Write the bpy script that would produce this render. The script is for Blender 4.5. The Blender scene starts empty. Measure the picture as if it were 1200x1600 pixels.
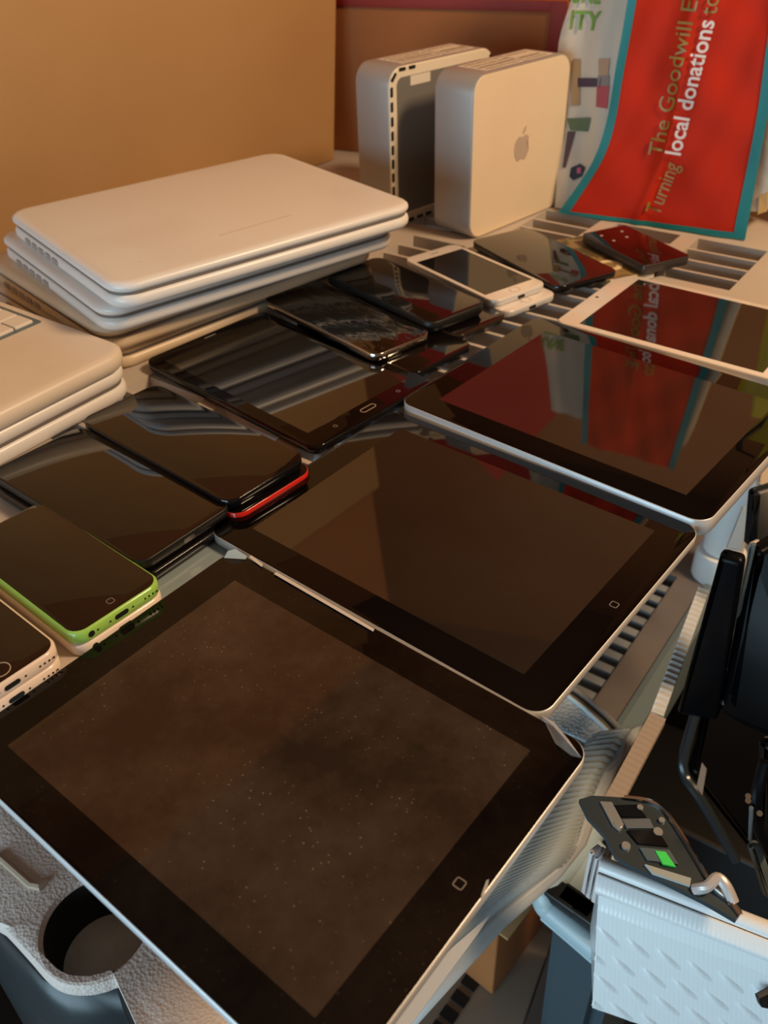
import bpy, bmesh, math, random
from mathutils import Vector, Matrix, Euler
random.seed(7)
C = bpy.context.scene.collection
SC = bpy.context.scene
D2R = math.pi/180
# ------------------------------------------------------------------ camera
F_PX, RX, RL, HC = 1370.2, 0.9270, -0.0346, 0.3330
CAMM = Matrix.Rotation(RX, 3, 'X') @ Matrix.Rotation(RL, 3, 'Z')
cam_d = bpy.data.cameras.new('camera'); cam = bpy.data.objects.new('camera', cam_d); C.objects.link(cam)
cam_d.sensor_fit = 'VERTICAL'; cam_d.sensor_height = 36; cam_d.lens = F_PX/1600*36
cam_d.clip_start = .01; cam_d.clip_end = 50
cam.matrix_world = Matrix.Translation((0, 0, HC)) @ CAMM.to_4x4()
cam_d.dof.use_dof = True; cam_d.dof.focus_distance = .52; cam_d.dof.aperture_fstop = 11
SC.camera = cam
SC.view_settings.view_transform = 'Standard'; SC.view_settings.look = 'None'
SC.view_settings.gamma = 1; SC.view_settings.use_curve_mapping = False
SC.view_settings.exposure = 0.0
# ------------------------------------------------------------------ world and lights
w = bpy.data.worlds.new('world'); SC.world = w; w.use_nodes = True
w.node_tree.nodes['Background'].inputs[0].default_value = (.60, .42, .30, 1)
w.node_tree.nodes['Background'].inputs[1].default_value = .18

def area(name, loc, target, size, power, col, sy=None):
    l = bpy.data.lights.new(name, 'AREA'); l.energy = power; l.color = col; l.size = size
    if sy: l.shape = 'RECTANGLE'; l.size_y = sy
    o = bpy.data.objects.new(name, l); C.objects.link(o); o.location = loc
    o.rotation_euler = (Vector(target)-Vector(loc)).to_track_quat('-Z', 'Y').to_euler()
    return o
area('window_daylight', (-1.25, -1.0, -.10), (.15, .5, -.1), 1.5, 38, (.56, .83, 1.0), 1.3)
area('warm_room_lamp', (1.05, .30, 1.15), (.0, .75, 0), .28, 23.5, (1.0, .69, .41))

# ------------------------------------------------------------------ materials
MATS = {}
def mat(name, col, rough=.5, metal=0, ior=None, spec=None, coat=0, bump=None, noise=None, alpha=None, trans=0, sss=0):
    """bump=(kind, scale, strength, distance); noise=(scale, colour2, lo, hi)"""
    if name in MATS: return MATS[name]
    m = bpy.data.materials.new(name); m.use_nodes = True; nt = m.node_tree; b = nt.nodes['Principled BSDF']
    b.inputs['Base Color'].default_value = (*col, 1); b.inputs['Roughness'].default_value = rough
    b.inputs['Metallic'].default_value = metal
    if ior: b.inputs['IOR'].default_value = ior
    if spec is not None: b.inputs['Specular IOR Level'].default_value = spec
    if coat: b.inputs['Coat Weight'].default_value = coat; b.inputs['Coat Roughness'].default_value = .05
    if trans: b.inputs['Transmission Weight'].default_value = trans
    if alpha is not None: b.inputs['Alpha'].default_value = alpha
    tc = nt.nodes.new('ShaderNodeTexCoord')
    if noise:
        n = nt.nodes.new('ShaderNodeTexNoise'); n.inputs['Scale'].default_value = noise[0]; n.inputs['Detail'].default_value = 8
        nt.links.new(tc.outputs['Object'], n.inputs['Vector'])
        r = nt.nodes.new('ShaderNodeValToRGB'); r.color_ramp.elements[0].position = noise[2]; r.color_ramp.elements[1].position = noise[3]
        r.color_ramp.elements[0].color = (*col, 1); r.color_ramp.elements[1].color = (*noise[1], 1)
        nt.links.new(n.outputs['Fac'], r.inputs['Fac']); nt.links.new(r.outputs['Color'], b.inputs['Base Color'])
    if bump:
        kind, sc, st, di = bump
        if kind == 'noise': t = nt.nodes.new('ShaderNodeTexNoise'); t.inputs['Detail'].default_value = 4; out = t.outputs['Fac']
        elif kind == 'voronoi': t = nt.nodes.new('ShaderNodeTexVoronoi'); out = t.outputs['Distance']
        else: t = nt.nodes.new('ShaderNodeTexWave'); t.inputs['Distortion'].default_value = 0; out = t.outputs['Fac']
        t.inputs['Scale'].default_value = sc; nt.links.new(tc.outputs['Object'], t.inputs['Vector'])
        bp = nt.nodes.new('ShaderNodeBump'); bp.inputs['Strength'].default_value = st; bp.inputs['Distance'].default_value = di
        nt.links.new(out, bp.inputs['Height']); nt.links.new(bp.outputs['Normal'], b.inputs['Normal'])
    MATS[name] = m
    return m

def screen_mat(name, base, ior, dust=0.0, smear=0.0, rough=.03, dustcol=(.32, .24, .18)):
    """dark glass: sharp reflections; dust specks, smudges and lint lying on it"""
    if name in MATS: return MATS[name]
    m = mat(name, base, rough, ior=ior); nt = m.node_tree; b = nt.nodes['Principled BSDF']; L = nt.links.new
    tc = nt.nodes.new('ShaderNodeTexCoord')
    if dust > 0:
        v = nt.nodes.new('ShaderNodeTexVoronoi'); v.inputs['Scale'].default_value = 260; L(tc.outputs['Object'], v.inputs['Vector'])
        r = nt.nodes.new('ShaderNodeMapRange'); r.inputs[1].default_value = .05; r.inputs[2].default_value = .13; r.inputs[3].default_value = 1; r.inputs[4].default_value = 0
        L(v.outputs['Distance'], r.inputs[0])
        n = nt.nodes.new('ShaderNodeTexNoise'); n.inputs['Scale'].default_value = 23; n.inputs['Detail'].default_value = 5; L(tc.outputs['Object'], n.inputs['Vector'])
        r2 = nt.nodes.new('ShaderNodeMapRange'); r2.inputs[1].default_value = .42; r2.inputs[2].default_value = .60; L(n.outputs['Fac'], r2.inputs[0])
        mu = nt.nodes.new('ShaderNodeMath'); mu.operation = 'MULTIPLY'; L(r.outputs[0], mu.inputs[0]); L(r2.outputs[0], mu.inputs[1])
        n3 = nt.nodes.new('ShaderNodeTexNoise'); n3.inputs['Scale'].default_value = 12; n3.inputs['Detail'].default_value = 9; n3.inputs['Roughness'].default_value = .7; L(tc.outputs['Object'], n3.inputs['Vector'])
        r3 = nt.nodes.new('ShaderNodeMapRange'); r3.inputs[1].default_value = .42; r3.inputs[2].default_value = .75; r3.inputs[4].default_value = .16; L(n3.outputs['Fac'], r3.inputs[0])
        ad = nt.nodes.new('ShaderNodeMath'); ad.operation = 'MULTIPLY_ADD'; ad.inputs[1].default_value = .55; L(mu.outputs[0], ad.inputs[0]); L(r3.outputs[0], ad.inputs[2])
        mm = nt.nodes.new('ShaderNodeMath'); mm.operation = 'MULTIPLY'; mm.inputs[1].default_value = dust; L(ad.outputs[0], mm.inputs[0])
        mx = nt.nodes.new('ShaderNodeMix'); mx.data_type = 'RGBA'; mx.inputs[6].default_value = (*base, 1); mx.inputs[7].default_value = (*dustcol, 1)
        L(mm.outputs[0], mx.inputs[0]); L(mx.outputs[2], b.inputs['Base Color'])
        rr = nt.nodes.new('ShaderNodeMapRange'); rr.inputs[3].default_value = rough; rr.inputs[4].default_value = rough+.25; L(mm.outputs[0], rr.inputs[0]); L(rr.outputs[0], b.inputs['Roughness'])
    if smear > 0:
        n = nt.nodes.new('ShaderNodeTexNoise'); n.inputs['Scale'].default_value = 26; n.inputs['Detail'].default_value = 2; n.inputs['Distortion'].default_value = 1.5
        mp = nt.nodes.new('ShaderNodeMapping'); mp.inputs['Scale'].default_value = (1, 3.2, 1); L(tc.outputs['Object'], mp.inputs['Vector']); L(mp.outputs[0], n.inputs['Vector'])
        bp = nt.nodes.new('ShaderNodeBump'); bp.inputs['Strength'].default_value = smear; bp.inputs['Distance'].default_value = .002
        L(n.outputs['Fac'], bp.inputs['Height']); L(bp.outputs['Normal'], b.inputs['Normal'])
    return m

M_white = mat('white_polycarbonate', (.80, .77, .74), .32, bump=('noise', 900, .02, .0002), noise=(7, (.72, .66, .58), .55, .8))
M_cream = mat('aged_cream_plastic', (.74, .60, .44), .38, noise=(14, (.66, .50, .34), .45, .75))
M_alu = mat('brushed_aluminium', (.42, .39, .37), .5, .45)
M_anod = mat('anodised_silver_edge', (.72, .72, .72), .36, .3)
M_black = mat('black_gloss_plastic', (.006, .006, .007), .12)
M_blackm = mat('black_matt_plastic', (.007, .007, .007), .45)
M_bez = screen_mat('bezel_glass', (.003, .002, .002), 1.36)
M_bezd = screen_mat('dusty_bezel_glass', (.003, .002, .002), 1.30, dust=.22)
M_disp = screen_mat('display_glass', (.013, .010, .008), 1.95, dust=.12)
M_dispd = screen_mat('dusty_display_glass', (.022, .014, .010), 1.62, dust=1.0, rough=.05)
M_phone = screen_mat('phone_glass', (.004, .003, .003), 1.62)
M_smear = screen_mat('smeared_phone_glass', (.005, .004, .003), 1.75, smear=.30)
M_icon = mat('grey_printed_mark', (.30, .27, .24), .4)
M_shelf = mat('beige_grey_resin', (.56, .49, .43), .42, bump=('noise', 500, .12, .0006), noise=(5, (.48, .41, .35), .4, .75))
M_hole = mat('dark_port', (.004, .004, .004), .6)

# ------------------------------------------------------------------ helpers
def link(name, me, m=None, parent=None, loc=None, rot=None, smooth=35):
    o = bpy.data.objects.new(name, me); C.objects.link(o)
    if m: me.materials.append(m)
    if parent: o.parent = parent
    if loc: o.location = loc
    if rot: o.rotation_euler = rot
    if smooth is not None:
        for p in me.polygons: p.use_smooth = True
        me.set_sharp_from_angle(angle=smooth*D2R)
    return o
def tag(o, label, cat, group=None):
    o['label'] = label; o['category'] = cat
    if group: o['group'] = group
    return o
def thing(name, label, cat, loc=(0, 0, 0), rz=0, group=None, rot=None):
    o = bpy.data.objects.new(name, None); C.objects.link(o); o.location = loc
    o.rotation_euler = rot if rot else (0, 0, rz); o.empty_display_size = .02
    return tag(o, label, cat, group)
def structure(o): o['kind'] = 'structure'; return o
def tomesh(bm, name='m'):
    bmesh.ops.recalc_face_normals(bm, faces=bm.faces)
    me = bpy.data.meshes.new(name); bm.to_mesh(me); bm.free(); return me
def rrect(w, h, r, n=8):
    r = max(min(r, w/2-1e-5, h/2-1e-5), 1e-5); pts = []
    for cx, cy, a0 in ((w/2-r, h/2-r, 0), (-w/2+r, h/2-r, 90), (-w/2+r, -h/2+r, 180), (w/2-r, -h/2+r, 270)):
        for k in range(n+1):
            a = (a0+90*k/n)*D2R; pts.append((cx+r*math.cos(a), cy+r*math.sin(a)))
    return pts
def add_loft(bm, w, h, r, prof, n=8, off=(0, 0, 0), M=None):
    """rounded rectangle swept through (inset, z) pairs and capped"""
    rings = []
    for ins, z in prof:
        ring = []
        for x, y in rrect(w-2*ins, h-2*ins, r-ins, n):
            v = Vector((x+off[0], y+off[1], z+off[2]))
            if M: v = M @ v
            ring.append(bm.verts.new(v))
        rings.append(ring)
    for a, b in zip(rings, rings[1:]):
        for i in range(len(a)):
            j = (i+1) % len(a); bm.faces.new((a[i], a[j], b[j], b[i]))
    bm.faces.new(rings[0][::-1]); bm.faces.new(rings[-1])
def loft(w, h, r, prof, n=8, off=(0, 0, 0), M=None):
    bm = bmesh.new(); add_loft(bm, w, h, r, prof, n, off, M); return tomesh(bm)
def add_box(bm, c, s, M=None):
    vs = []
    for dx in (-.5, .5):
        for dy in (-.5, .5):
            for dz in (-.5, .5):
                v = Vector((c[0]+dx*s[0], c[1]+dy*s[1], c[2]+dz*s[2]))
                if M: v = M @ v
                vs.append(bm.verts.new(v))
    for f in ((0, 1, 3, 2), (4, 6, 7, 5), (0, 4, 5, 1), (2, 3, 7, 6), (0, 2, 6, 4), (1, 5, 7, 3)): bm.faces.new([vs[i] for i in f])
def boxm(c, s, bev=0, M=None):
    bm = bmesh.new(); add_box(bm, c, s, M)
    if bev: bmesh.ops.bevel(bm, geom=bm.edges[:], offset=bev, segments=3, affect='EDGES', profile=.5)
    return tomesh(bm)
def cyl(r1, r2, z0, z1, n=32, cap=True, off=(0, 0)):
    bm = bmesh.new(); a = []; b = []
    for k in range(n):
        t = 2*math.pi*k/n
        a.append(bm.verts.new((off[0]+r1*math.cos(t), off[1]+r1*math.sin(t), z0))); b.append(bm.verts.new((off[0]+r2*math.cos(t), off[1]+r2*math.sin(t), z1)))
    for k in range(n): bm.faces.new((a[k], a[(k+1) % n], b[(k+1) % n], b[k]))
    if cap: bm.faces.new(a[::-1]); bm.faces.new(b)
    return tomesh(bm)
def lathe(prof, n=40):
    bm = bmesh.new(); rings = []
    for r, z in prof: rings.append([bm.verts.new((r*math.cos(2*math.pi*k/n), r*math.sin(2*math.pi*k/n), z)) for k in range(n)])
    for a, b in zip(rings, rings[1:]):
        for k in range(n): bm.faces.new((a[k], a[(k+1) % n], b[(k+1) % n], b[k]))
    bm.faces.new(rings[0][::-1]); bm.faces.new(rings[-1]); return tomesh(bm)
def prism_pts(pts, z0, z1, bev=0, hole=None):
    """polygon of xy points extruded between two heights"""
    bm = bmesh.new(); a = [bm.verts.new((x, y, z0)) for x, y in pts]; b = [bm.verts.new((x, y, z1)) for x, y in pts]; n = len(a)
    for i in range(n): bm.faces.new((a[i], a[(i+1) % n], b[(i+1) % n], b[i]))
    bm.faces.new(a[::-1]); top = bm.faces.new(b)
    if bev:
        bmesh.ops.bevel(bm, geom=list(top.edges), offset=bev, segments=3, affect='EDGES', profile=.5)
    bmesh.ops.triangulate(bm, faces=[f for f in bm.faces if len(f.verts) > 4])
    return tomesh(bm)
def slab4(q, th, bev=.001, sub=1):
    """thick panel through four 3D corner points (bilinear), thickness th behind its front"""
    q = [Vector(p) for p in q]; nrm = (q[1]-q[0]).cross(q[3]-q[0]).normalized()
    bm = bmesh.new(); G = []
    for side in (0, 1):
        g = []
        for i in range(sub+1):
            row = []
            for j in range(sub+1):
                u, v = i/sub, j/sub
                p = q[0]*(1-u)*(1-v)+q[1]*u*(1-v)+q[2]*u*v+q[3]*(1-u)*v
                row.append(bm.verts.new(p-nrm*th*side))
            g.append(row)
        G.append(g)
    for s in (0, 1):
        for i in range(sub):
            for j in range(sub): bm.faces.new((G[s][i][j], G[s][i+1][j], G[s][i+1][j+1], G[s][i][j+1]))
    for i in range(sub):
        for (x0, x1) in (((i, 0), (i+1, 0)), ((i, sub), (i+1, sub)), ((0, i), (0, i+1)), ((sub, i), (sub, i+1))):
            bm.faces.new((G[0][x0[0]][x0[1]], G[0][x1[0]][x1[1]], G[1][x1[0]][x1[1]], G[1][x0[0]][x0[1]]))
    if bev and sub == 1: bmesh.ops.bevel(bm, geom=bm.edges[:], offset=bev, segments=3, affect='EDGES', profile=.5)
    return tomesh(bm)
def spline(pts, n=8, closed=True):
    out = []; N = len(pts)
    for i in range(N if closed else N-1):
        g = lambda k: Vector(pts[k % N]) if closed else Vector(pts[min(max(k, 0), N-1)])
        p0, p1, p2, p3 = g(i-1), g(i), g(i+1), g(i+2)
        for k in range(n):
            t = k/n
            out.append(.5*((2*p1)+(-p0+p2)*t+(2*p0-5*p1+4*p2-p3)*t*t+(-p0+3*p1-3*p2+p3)*t**3))
    if not closed: out.append(Vector(pts[-1]))
    return out
def tube(pts, r, n=10):
    bm = bmesh.new(); rings = []; P = [Vector(p) for p in pts]
    for i, p in enumerate(P):
        d = (P[min(i+1, len(P)-1)]-P[max(i-1, 0)]).normalized()
        u = d.cross(Vector((0, 0, 1))); u = u.normalized() if u.length > .01 else Vector((1, 0, 0)); v = d.cross(u)
        rr = r[i] if isinstance(r, (list, tuple)) else r
        rings.append([bm.verts.new(p+(u*math.cos(2*math.pi*k/n)+v*math.sin(2*math.pi*k/n))*rr) for k in range(n)])
    for a, b in zip(rings, rings[1:]):
        for k in range(n): bm.faces.new((a[k], a[(k+1) % n], b[(k+1) % n], b[k]))
    bm.faces.new(rings[0][::-1]); bm.faces.new(rings[-1]); return tomesh(bm)
def outline_ring(w, h, r, t, z0, z1, n=6, off=(0, 0)):
    """thin frame between two rounded rectangles"""
    bm = bmesh.new(); R = []
    for (ww, hh, rr, z) in ((w, h, r, z0), (w, h, r, z1), (w-2*t, h-2*t, r-t, z1), (w-2*t, h-2*t, r-t, z0)):
        R.append([bm.verts.new((x+off[0], y+off[1], z)) for x, y in rrect(ww, hh, rr, n)])
    N = len(R[0])
    for q in range(4):
        a, b = R[q], R[(q+1) % 4]
        for i in range(N): bm.faces.new((a[i], a[(i+1) % N], b[(i+1) % N], b[i]))
    return tomesh(bm)
# positions measured from the photograph: a pixel's sight line met with a height, or with an upright plane
def ray(u, v): return CAMM @ Vector(((u-600)/F_PX, -(v-800)/F_PX, -1))
def at(u, v, z):
    d = ray(u, v); t = (z-HC)/d.z; return Vector((d.x*t, d.y*t, z))
def atp(u, v, p0, nrm):
    d = ray(u, v); o = Vector((0, 0, HC)); t = (Vector(p0)-o).dot(nrm)/d.dot(nrm); return o+d*t

# ------------------------------------------------------------------ the shelf
S = -.009                                    # top of the shelf deck
TH = -37*D2R; AX = Vector((math.cos(TH), math.sin(TH), 0)); BX = Vector((-math.sin(TH), math.cos(TH), 0))
def st(p): return (p[0]*AX.x+p[1]*AX.y, p[0]*BX.x+p[1]*BX.y)
SHM = Matrix.Rotation(TH, 4, 'Z')            # shelf frame: x = s (across), y = t (along)
def slatted_deck(name, s0, s1, t0, t1, z, blocks, depth, pitch, m, bar=.0042, sink=.0015, barname=None, barmat=None):
    """resin deck: solid bands around slatted openings. blocks = [(s0,s1,t0,t1)...]; built as one mesh"""
    bm = bmesh.new(); bars = bmesh.new()
    ss = sorted({s0, s1, *[b[0] for b in blocks], *[b[1] for b in blocks]}); ts = sorted({t0, t1, *[b[2] for b in blocks], *[b[3] for b in blocks]})
    def inside(a, c): return any(b[0] <= a <= b[1] and b[2] <= c <= b[3] for b in blocks)
    for i in range(len(ss)-1):
        j = 0
        while j < len(ts)-1:
            if inside((ss[i]+ss[i+1])/2, (ts[j]+ts[j+1])/2): j += 1; continue
            k = j
            while k < len(ts)-1 and not inside((ss[i]+ss[i+1])/2, (ts[k]+ts[k+1])/2): k += 1
            add_box(bm, ((ss[i]+ss[i+1])/2, (ts[j]+ts[k])/2, z-depth/2), (ss[i+1]-ss[i], ts[k]-ts[j], depth)); j = k
    for b in blocks:
        n = max(1, round((b[3]-b[2])/pitch)); p = (b[3]-b[2])/n
        for q in range(1, n):
            y = b[2]+p*q
            add_box(bm if not barmat else bars, ((b[0]+b[1])/2, y, z-sink-depth/2), (b[1]-b[0]+.002, bar, depth))
    bmesh.ops.transform(bm, matrix=SHM, verts=bm.verts)
    if barmat:
        bmesh.ops.transform(bars, matrix=SHM, verts=bars.verts); link(barname, tomesh(bars), barmat, low)
    return link(name, tomesh(bm), m)
SE = -.128
top = thing('storage_shelf', 'beige grey slatted resin shelf carrying the laptops, tablets and phones', 'shelf')
cols = [(-.548, -.480), (-.462, -.392), (-.372, -.299), (-.279, -.206)]
blk = [(a, b, .30, .80) for a, b in cols] + [(a, b, .832, .952) for a, b in cols[1:]] + [(-.575, -.52, .832, .90)]
o = slatted_deck('deck', -1.05, SE-.03, .135, 1.12, S, blk, .020, .0275, M_shelf); o.parent = top
# rounded outer flange on the right and front, lower
bm = bmesh.new()
prof = [(0, 0), (.012, -.001), (.022, -.006), (.027, -.016), (.030, -.040), (.026, -.040), (.022, -.018), (0, -.018)]
R0 = [bm.verts.new((SE-.03+x, .135, S+z)) for x, z in prof]; R1 = [bm.verts.new((SE-.03+x, 1.12, S+z)) for x, z in prof]
for i in range(len(prof)): bm.faces.new((R0[i], R0[(i+1) % len(prof)], R1[(i+1) % len(prof)], R1[i]))
bm.faces.new(R0); bm.faces.new(R1[::-1]); bmesh.ops.transform(bm, matrix=SHM, verts=bm.verts)
link('flange', tomesh(bm), M_shelf, top)
M_post = mat('pale_resin_post', (.84, .84, .82), .45, bump=('noise', 300, .1, .0005))
# ---- lower shelf with its corner post and socket
ZL = -.36
low = thing('lower_storage_shelf', 'grey brown resin shelf with a row of slots, seen below the tablets', 'shelf')
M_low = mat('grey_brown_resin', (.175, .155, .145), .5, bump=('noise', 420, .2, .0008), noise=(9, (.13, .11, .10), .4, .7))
lb = [(-.52, -.192, .585, .826)]
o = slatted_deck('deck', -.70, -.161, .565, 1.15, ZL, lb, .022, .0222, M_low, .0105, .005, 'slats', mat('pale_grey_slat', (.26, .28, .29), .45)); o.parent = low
bm = bmesh.new()
prof = [(0, .003), (.006, .004), (.012, 0), (.02, -.006), (.022, -.02), (.024, -.075), (.018, -.075), (.014, -.022), (0, -.02)]
R0 = [bm.verts.new((-.161+x, .50, ZL+z)) for x, z in prof]; R1 = [bm.verts.new((-.161+x, 1.15, ZL+z)) for x, z in prof]
for i in range(len(prof)): bm.faces.new((R0[i], R0[(i+1) % len(prof)], R1[(i+1) % len(prof)], R1[i]))
bm.faces.new(R0); bm.faces.new(R1[::-1]); bmesh.ops.transform(bm, matrix=SHM, verts=bm.verts)
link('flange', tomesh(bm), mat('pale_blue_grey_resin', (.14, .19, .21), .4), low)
pc = at(1119, 896, ZL)
link('socket', lathe([(.0285, 0), (.0285, .028), (.027, .036), (.0235, .037)]), M_post, low, loc=(pc.x, pc.y, ZL))
post = thing('shelf_post', 'pale round resin post standing in the corner socket of the lower shelf', 'post', (pc.x, pc.y, ZL+.04))
link('tube', lathe([(.0225, 0), (.0225, .05), (.0245, .053), (.030, .16), (.034, S-.022-ZL-.04)]), M_post, post)

# ------------------------------------------------------------------ devices
def ring_mark(w, h, r, t, z, x, y, rot=0):
    return outline_ring(w, h, r, t, z, z+.00012, off=(x, y))
def slate(name, label, cat, x, y, th, ztop, L, Wd, T, r, body, glass, disp=None, dl=0, dwid=0, edge=None, group=None, under=.22, home=None, tilt=None, chamfer=.0004, dispoff=0, glass_inset=.0005):
    """tablet or phone: origin under its centre, long axis local x, home button at +x"""
    o = thing(name, label, cat, (x, y, ztop-T), th*D2R, group)
    if tilt: o.rotation_euler = Euler((tilt[0], tilt[1], th*D2R), 'XYZ')
    b = min(T*under, .006)
    link('body', loft(L, Wd, r, [(b*1.6, 0), (b*.6, b*.35), (0, b*1.2), (0, T-chamfer-.0003), (chamfer, T-.0003)]), body, o, smooth=50)
    link('screen_glass', loft(L-2*glass_inset, Wd-2*glass_inset, r-glass_inset, [(0, T-.0006), (0, T-.0001), (.0003, T)]), glass, o)
    if disp:
        link('display', loft(dl, dwid, .0006, [(0, T-.0002), (0, T+.00006)], n=2, off=(dispoff, 0, 0)), disp, o)
    if home == 'square':
        hb = link('home_button', ring_mark(.0046, .0046, .001, .00035, T, L/2-.0105, 0), M_icon, o)
    elif home == 'phone_square':
        link('home_button', ring_mark(.0042, .0042, .0012, .0003, T+.00005, L/2-.0088, 0), M_icon, o)
    elif home == 'oval':
        link('home_button', outline_ring(.0055, .015, .0027, .0006, T, T+.0003, off=(L/2-.0105, 0)), mat('champagne_ring', (.7, .58, .42), .3, .6), o)
    elif home == 'round':
        link('home_button', outline_ring(.0105, .0105, .0052, .0005, T, T+.0002, n=8, off=(L/2-.0092, 0)), mat('pale_ring', (.52, .42, .34), .3), o)
    return o
ipadW, ipadH = .1971, .1478
# A front, B middle, C rear right
A = slate('tablet', 'large dusty black tablet nearest the viewer with a peeling screen film', 'tablet', -.0592, .2630, -39.9, 0, .2412, .1857, .0088, .011, M_anod, M_bezd, M_dispd, ipadW, ipadH, home='square', group='large tablets laid flat on the shelf')
B = slate('tablet', 'large black tablet in the middle, clean dark screen with a tiny square home mark', 'tablet', .0409, .4234, -40.57, 0, .2412, .1857, .0088, .011, M_anod, M_bez, M_disp, ipadW, ipadH, home='square', group='large tablets laid flat on the shelf')
Ct = slate('tablet', 'thick silver sided tablet at the right reflecting the red bag', 'tablet', .1668, .5654, -41.9, .0044, .2428, .1897, .0134, .012, M_anod, M_bez, M_disp, ipadW, ipadH, home=None, group='large tablets laid flat on the shelf', under=.12)
# peeled corner film on A, and a torn shred at its right edge
M_film = mat('cloudy_screen_film', (.62, .56, .50), .25, alpha=.22)
M_filmw = mat('folded_film_edge', (.60, .58, .56), .25, alpha=.7)
def film(pts3, th, name, m, parent):
    bm = bmesh.new(); a = [bm.verts.new(p) for p in pts3]; b = [bm.verts.new(Vector(p)+Vector((0, 0, th))) for p in pts3]; n = len(a)
    for i in range(n): bm.faces.new((a[i], a[(i+1) % n], b[(i+1) % n], b[i]))
    bm.faces.new(a[::-1]); bm.faces.new(b); bmesh.ops.triangulate(bm, faces=[f for f in bm.faces if len(f.verts) > 4])
    o = link(name, tomesh(bm), m, smooth=None)
    if parent:
        mw = Matrix.Translation(parent.location) @ parent.rotation_euler.to_matrix().to_4x4()
        o.parent = parent; o.matrix_parent_inverse = mw.inverted()
    return o
film([at(846, 1118, .0004), at(866, 1130, .002), at(885, 1155, .004), at(907, 1184, .003), at(893, 1181, .0006), at(868, 1162, .0005)], .00015, 'film_corner', M_film, A)
film([at(846, 1118, .0008), at(866, 1129, .0026), at(887, 1155, .0048), at(908, 1184, .0034), at(886, 1159, .0046), at(864, 1134, .0024)], .0003, 'film_fold', M_filmw, A)
film([at(752, 1398, .0006), at(760, 1376, .0012), at(764, 1374, .0014), at(762, 1384, .0010), at(752, 1409, -.001)], .0002, 'film_shred', M_filmw, A)
film([at(350, 872, .0004), at(356, 861, .003), at(368, 858, .0035), at(386, 869, .001), at(384, 874, .0004), at(368, 873, .0003)], .00015, 'film_corner', mat('crinkled_clear_film', (.55, .68, .74), .12, alpha=.6), A)
for a_, b_ in (((393, 868), (411, 882)), ((432, 894), (585, 983))):
    film([at(*a_, .0006), at(*b_, .0006), at(b_[0]-2, b_[1]+4, .0006), at(a_[0]-4, a_[1]+3, .0006)], .0002, 'film_strip', mat('pale_film_strip', (.66, .60, .54), .3), A)
# white strips of A's frame between A and B
# small white tablet
Dt = slate('tablet', 'small white framed tablet behind the thick silver tablet', 'tablet', .2770, .7075, -39.0, S+.0075, .2, .1347, .0072, .008, M_anod, mat('white_front_glass', (.80, .72, .66), .08), M_disp, .1600, .1200, dispoff=0, group=None)
link('camera_lens', cyl(.0016, .0016, .0072, .0074), M_hole, Dt, loc=(-.0935, 0, 0))
M_e = screen_mat('eight_inch_display_glass', (.010, .008, .006), 1.85, dust=.15)
Et = slate('tablet', 'black tablet with oval home button, reflecting the white laptops', 'tablet', -.0765, .6400, -44.3, 0, .2090, .1300, .0085, .010, M_black, M_bez, M_e, .1750, .1080, home='oval', dispoff=-.002)
link('menu_key', outline_ring(.003, .003, .0008, .0003, .0085, .0086, off=(.0935, -.034)), M_icon, Et)
link('back_key', outline_ring(.003, .003, .0008, .0003, .0085, .0086, off=(.0935, .034)), M_icon, Et)
link('earpiece', boxm((-.098, 0, .0085), (.0012, .012, .0003)), M_icon, Et)

def ports(o, L, T, z, kind='round', dark=M_hole, sgn=1, y0=0):
    """charging socket, headphone socket and speaker holes on the +x end"""
    def disc(r, y, name='port', rr=None):
        M = Matrix.Translation((L/2-.00015, y, z)) @ Matrix.Rotation(math.pi/2, 4, 'Y')
        bm = bmesh.new(); add_loft(bm, rr or 2*r, 2*r if not rr else 2*r, r if not rr else min(r, rr/2), [(0, 0), (0, .0004)], n=6, M=M)
        return link(name, tomesh(bm), dark, o)
    bm = bmesh.new(); add_loft(bm, .003, .0088, .0015, [(0, 0), (0, .0005)], n=6, M=Matrix.Translation((L/2-.0002, 0, z)) @ Matrix.Rotation(math.pi/2, 4, 'Y'))
    link('charging_port', tomesh(bm), dark, o)
    if kind == 'five':
        disc(.0019, -.0195*sgn, 'headphone_port')
        bm = bmesh.new()
        for y in (.0185, .0158, .0212, .024): add_loft(bm, .0011, .0011, .0005, [(0, 0), (0, .0004)], n=4, M=Matrix.Translation((L/2-.0001, y*sgn, z)) @ Matrix.Rotation(math.pi/2, 4, 'Y'))
        for y in (-.0075, .0075, -.0155): add_loft(bm, .0011, .0011, .0005, [(0, 0), (0, .0004)], n=4, M=Matrix.Translation((L/2-.0001, y*sgn, z)) @ Matrix.Rotation(math.pi/2, 4, 'Y'))
        link('speaker_holes', tomesh(bm), dark, o)
M_green = mat('lime_plastic', (.36, .66, .12), .22, coat=.3)
M_cwhite = mat('cream_white_plastic', (.86, .72, .62), .25, coat=.2)
def five(label, x, y, th, ztop, body, home='phone_square'):
    o = slate('smartphone', label, 'phone', x, y, th, ztop, .1244, .0592, .0088, .0095, body, M_phone, group='plastic backed phones stacked at the left', home=home, under=.10, chamfer=.0014, glass_inset=.0016)
    ports(o, .1244, .0088, .0044, 'five'); return o
five('lime green edged phone, upper of the pair beside the front tablet', -.1919, .3943, -41.4, S+.0180, M_green)
five('cream phone lying directly beneath the lime green phone', -.1917, .3943, -41.4, S+.0090, M_cwhite)
five('cream edged phone at the left picture edge, upper of its pair', -.2363, .3450, -41.1, S+.0180, M_cwhite, home='round')
five('cream phone under the other one at the left picture edge', -.2364, .3449, -41.3, S+.0090, M_cwhite)

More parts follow.
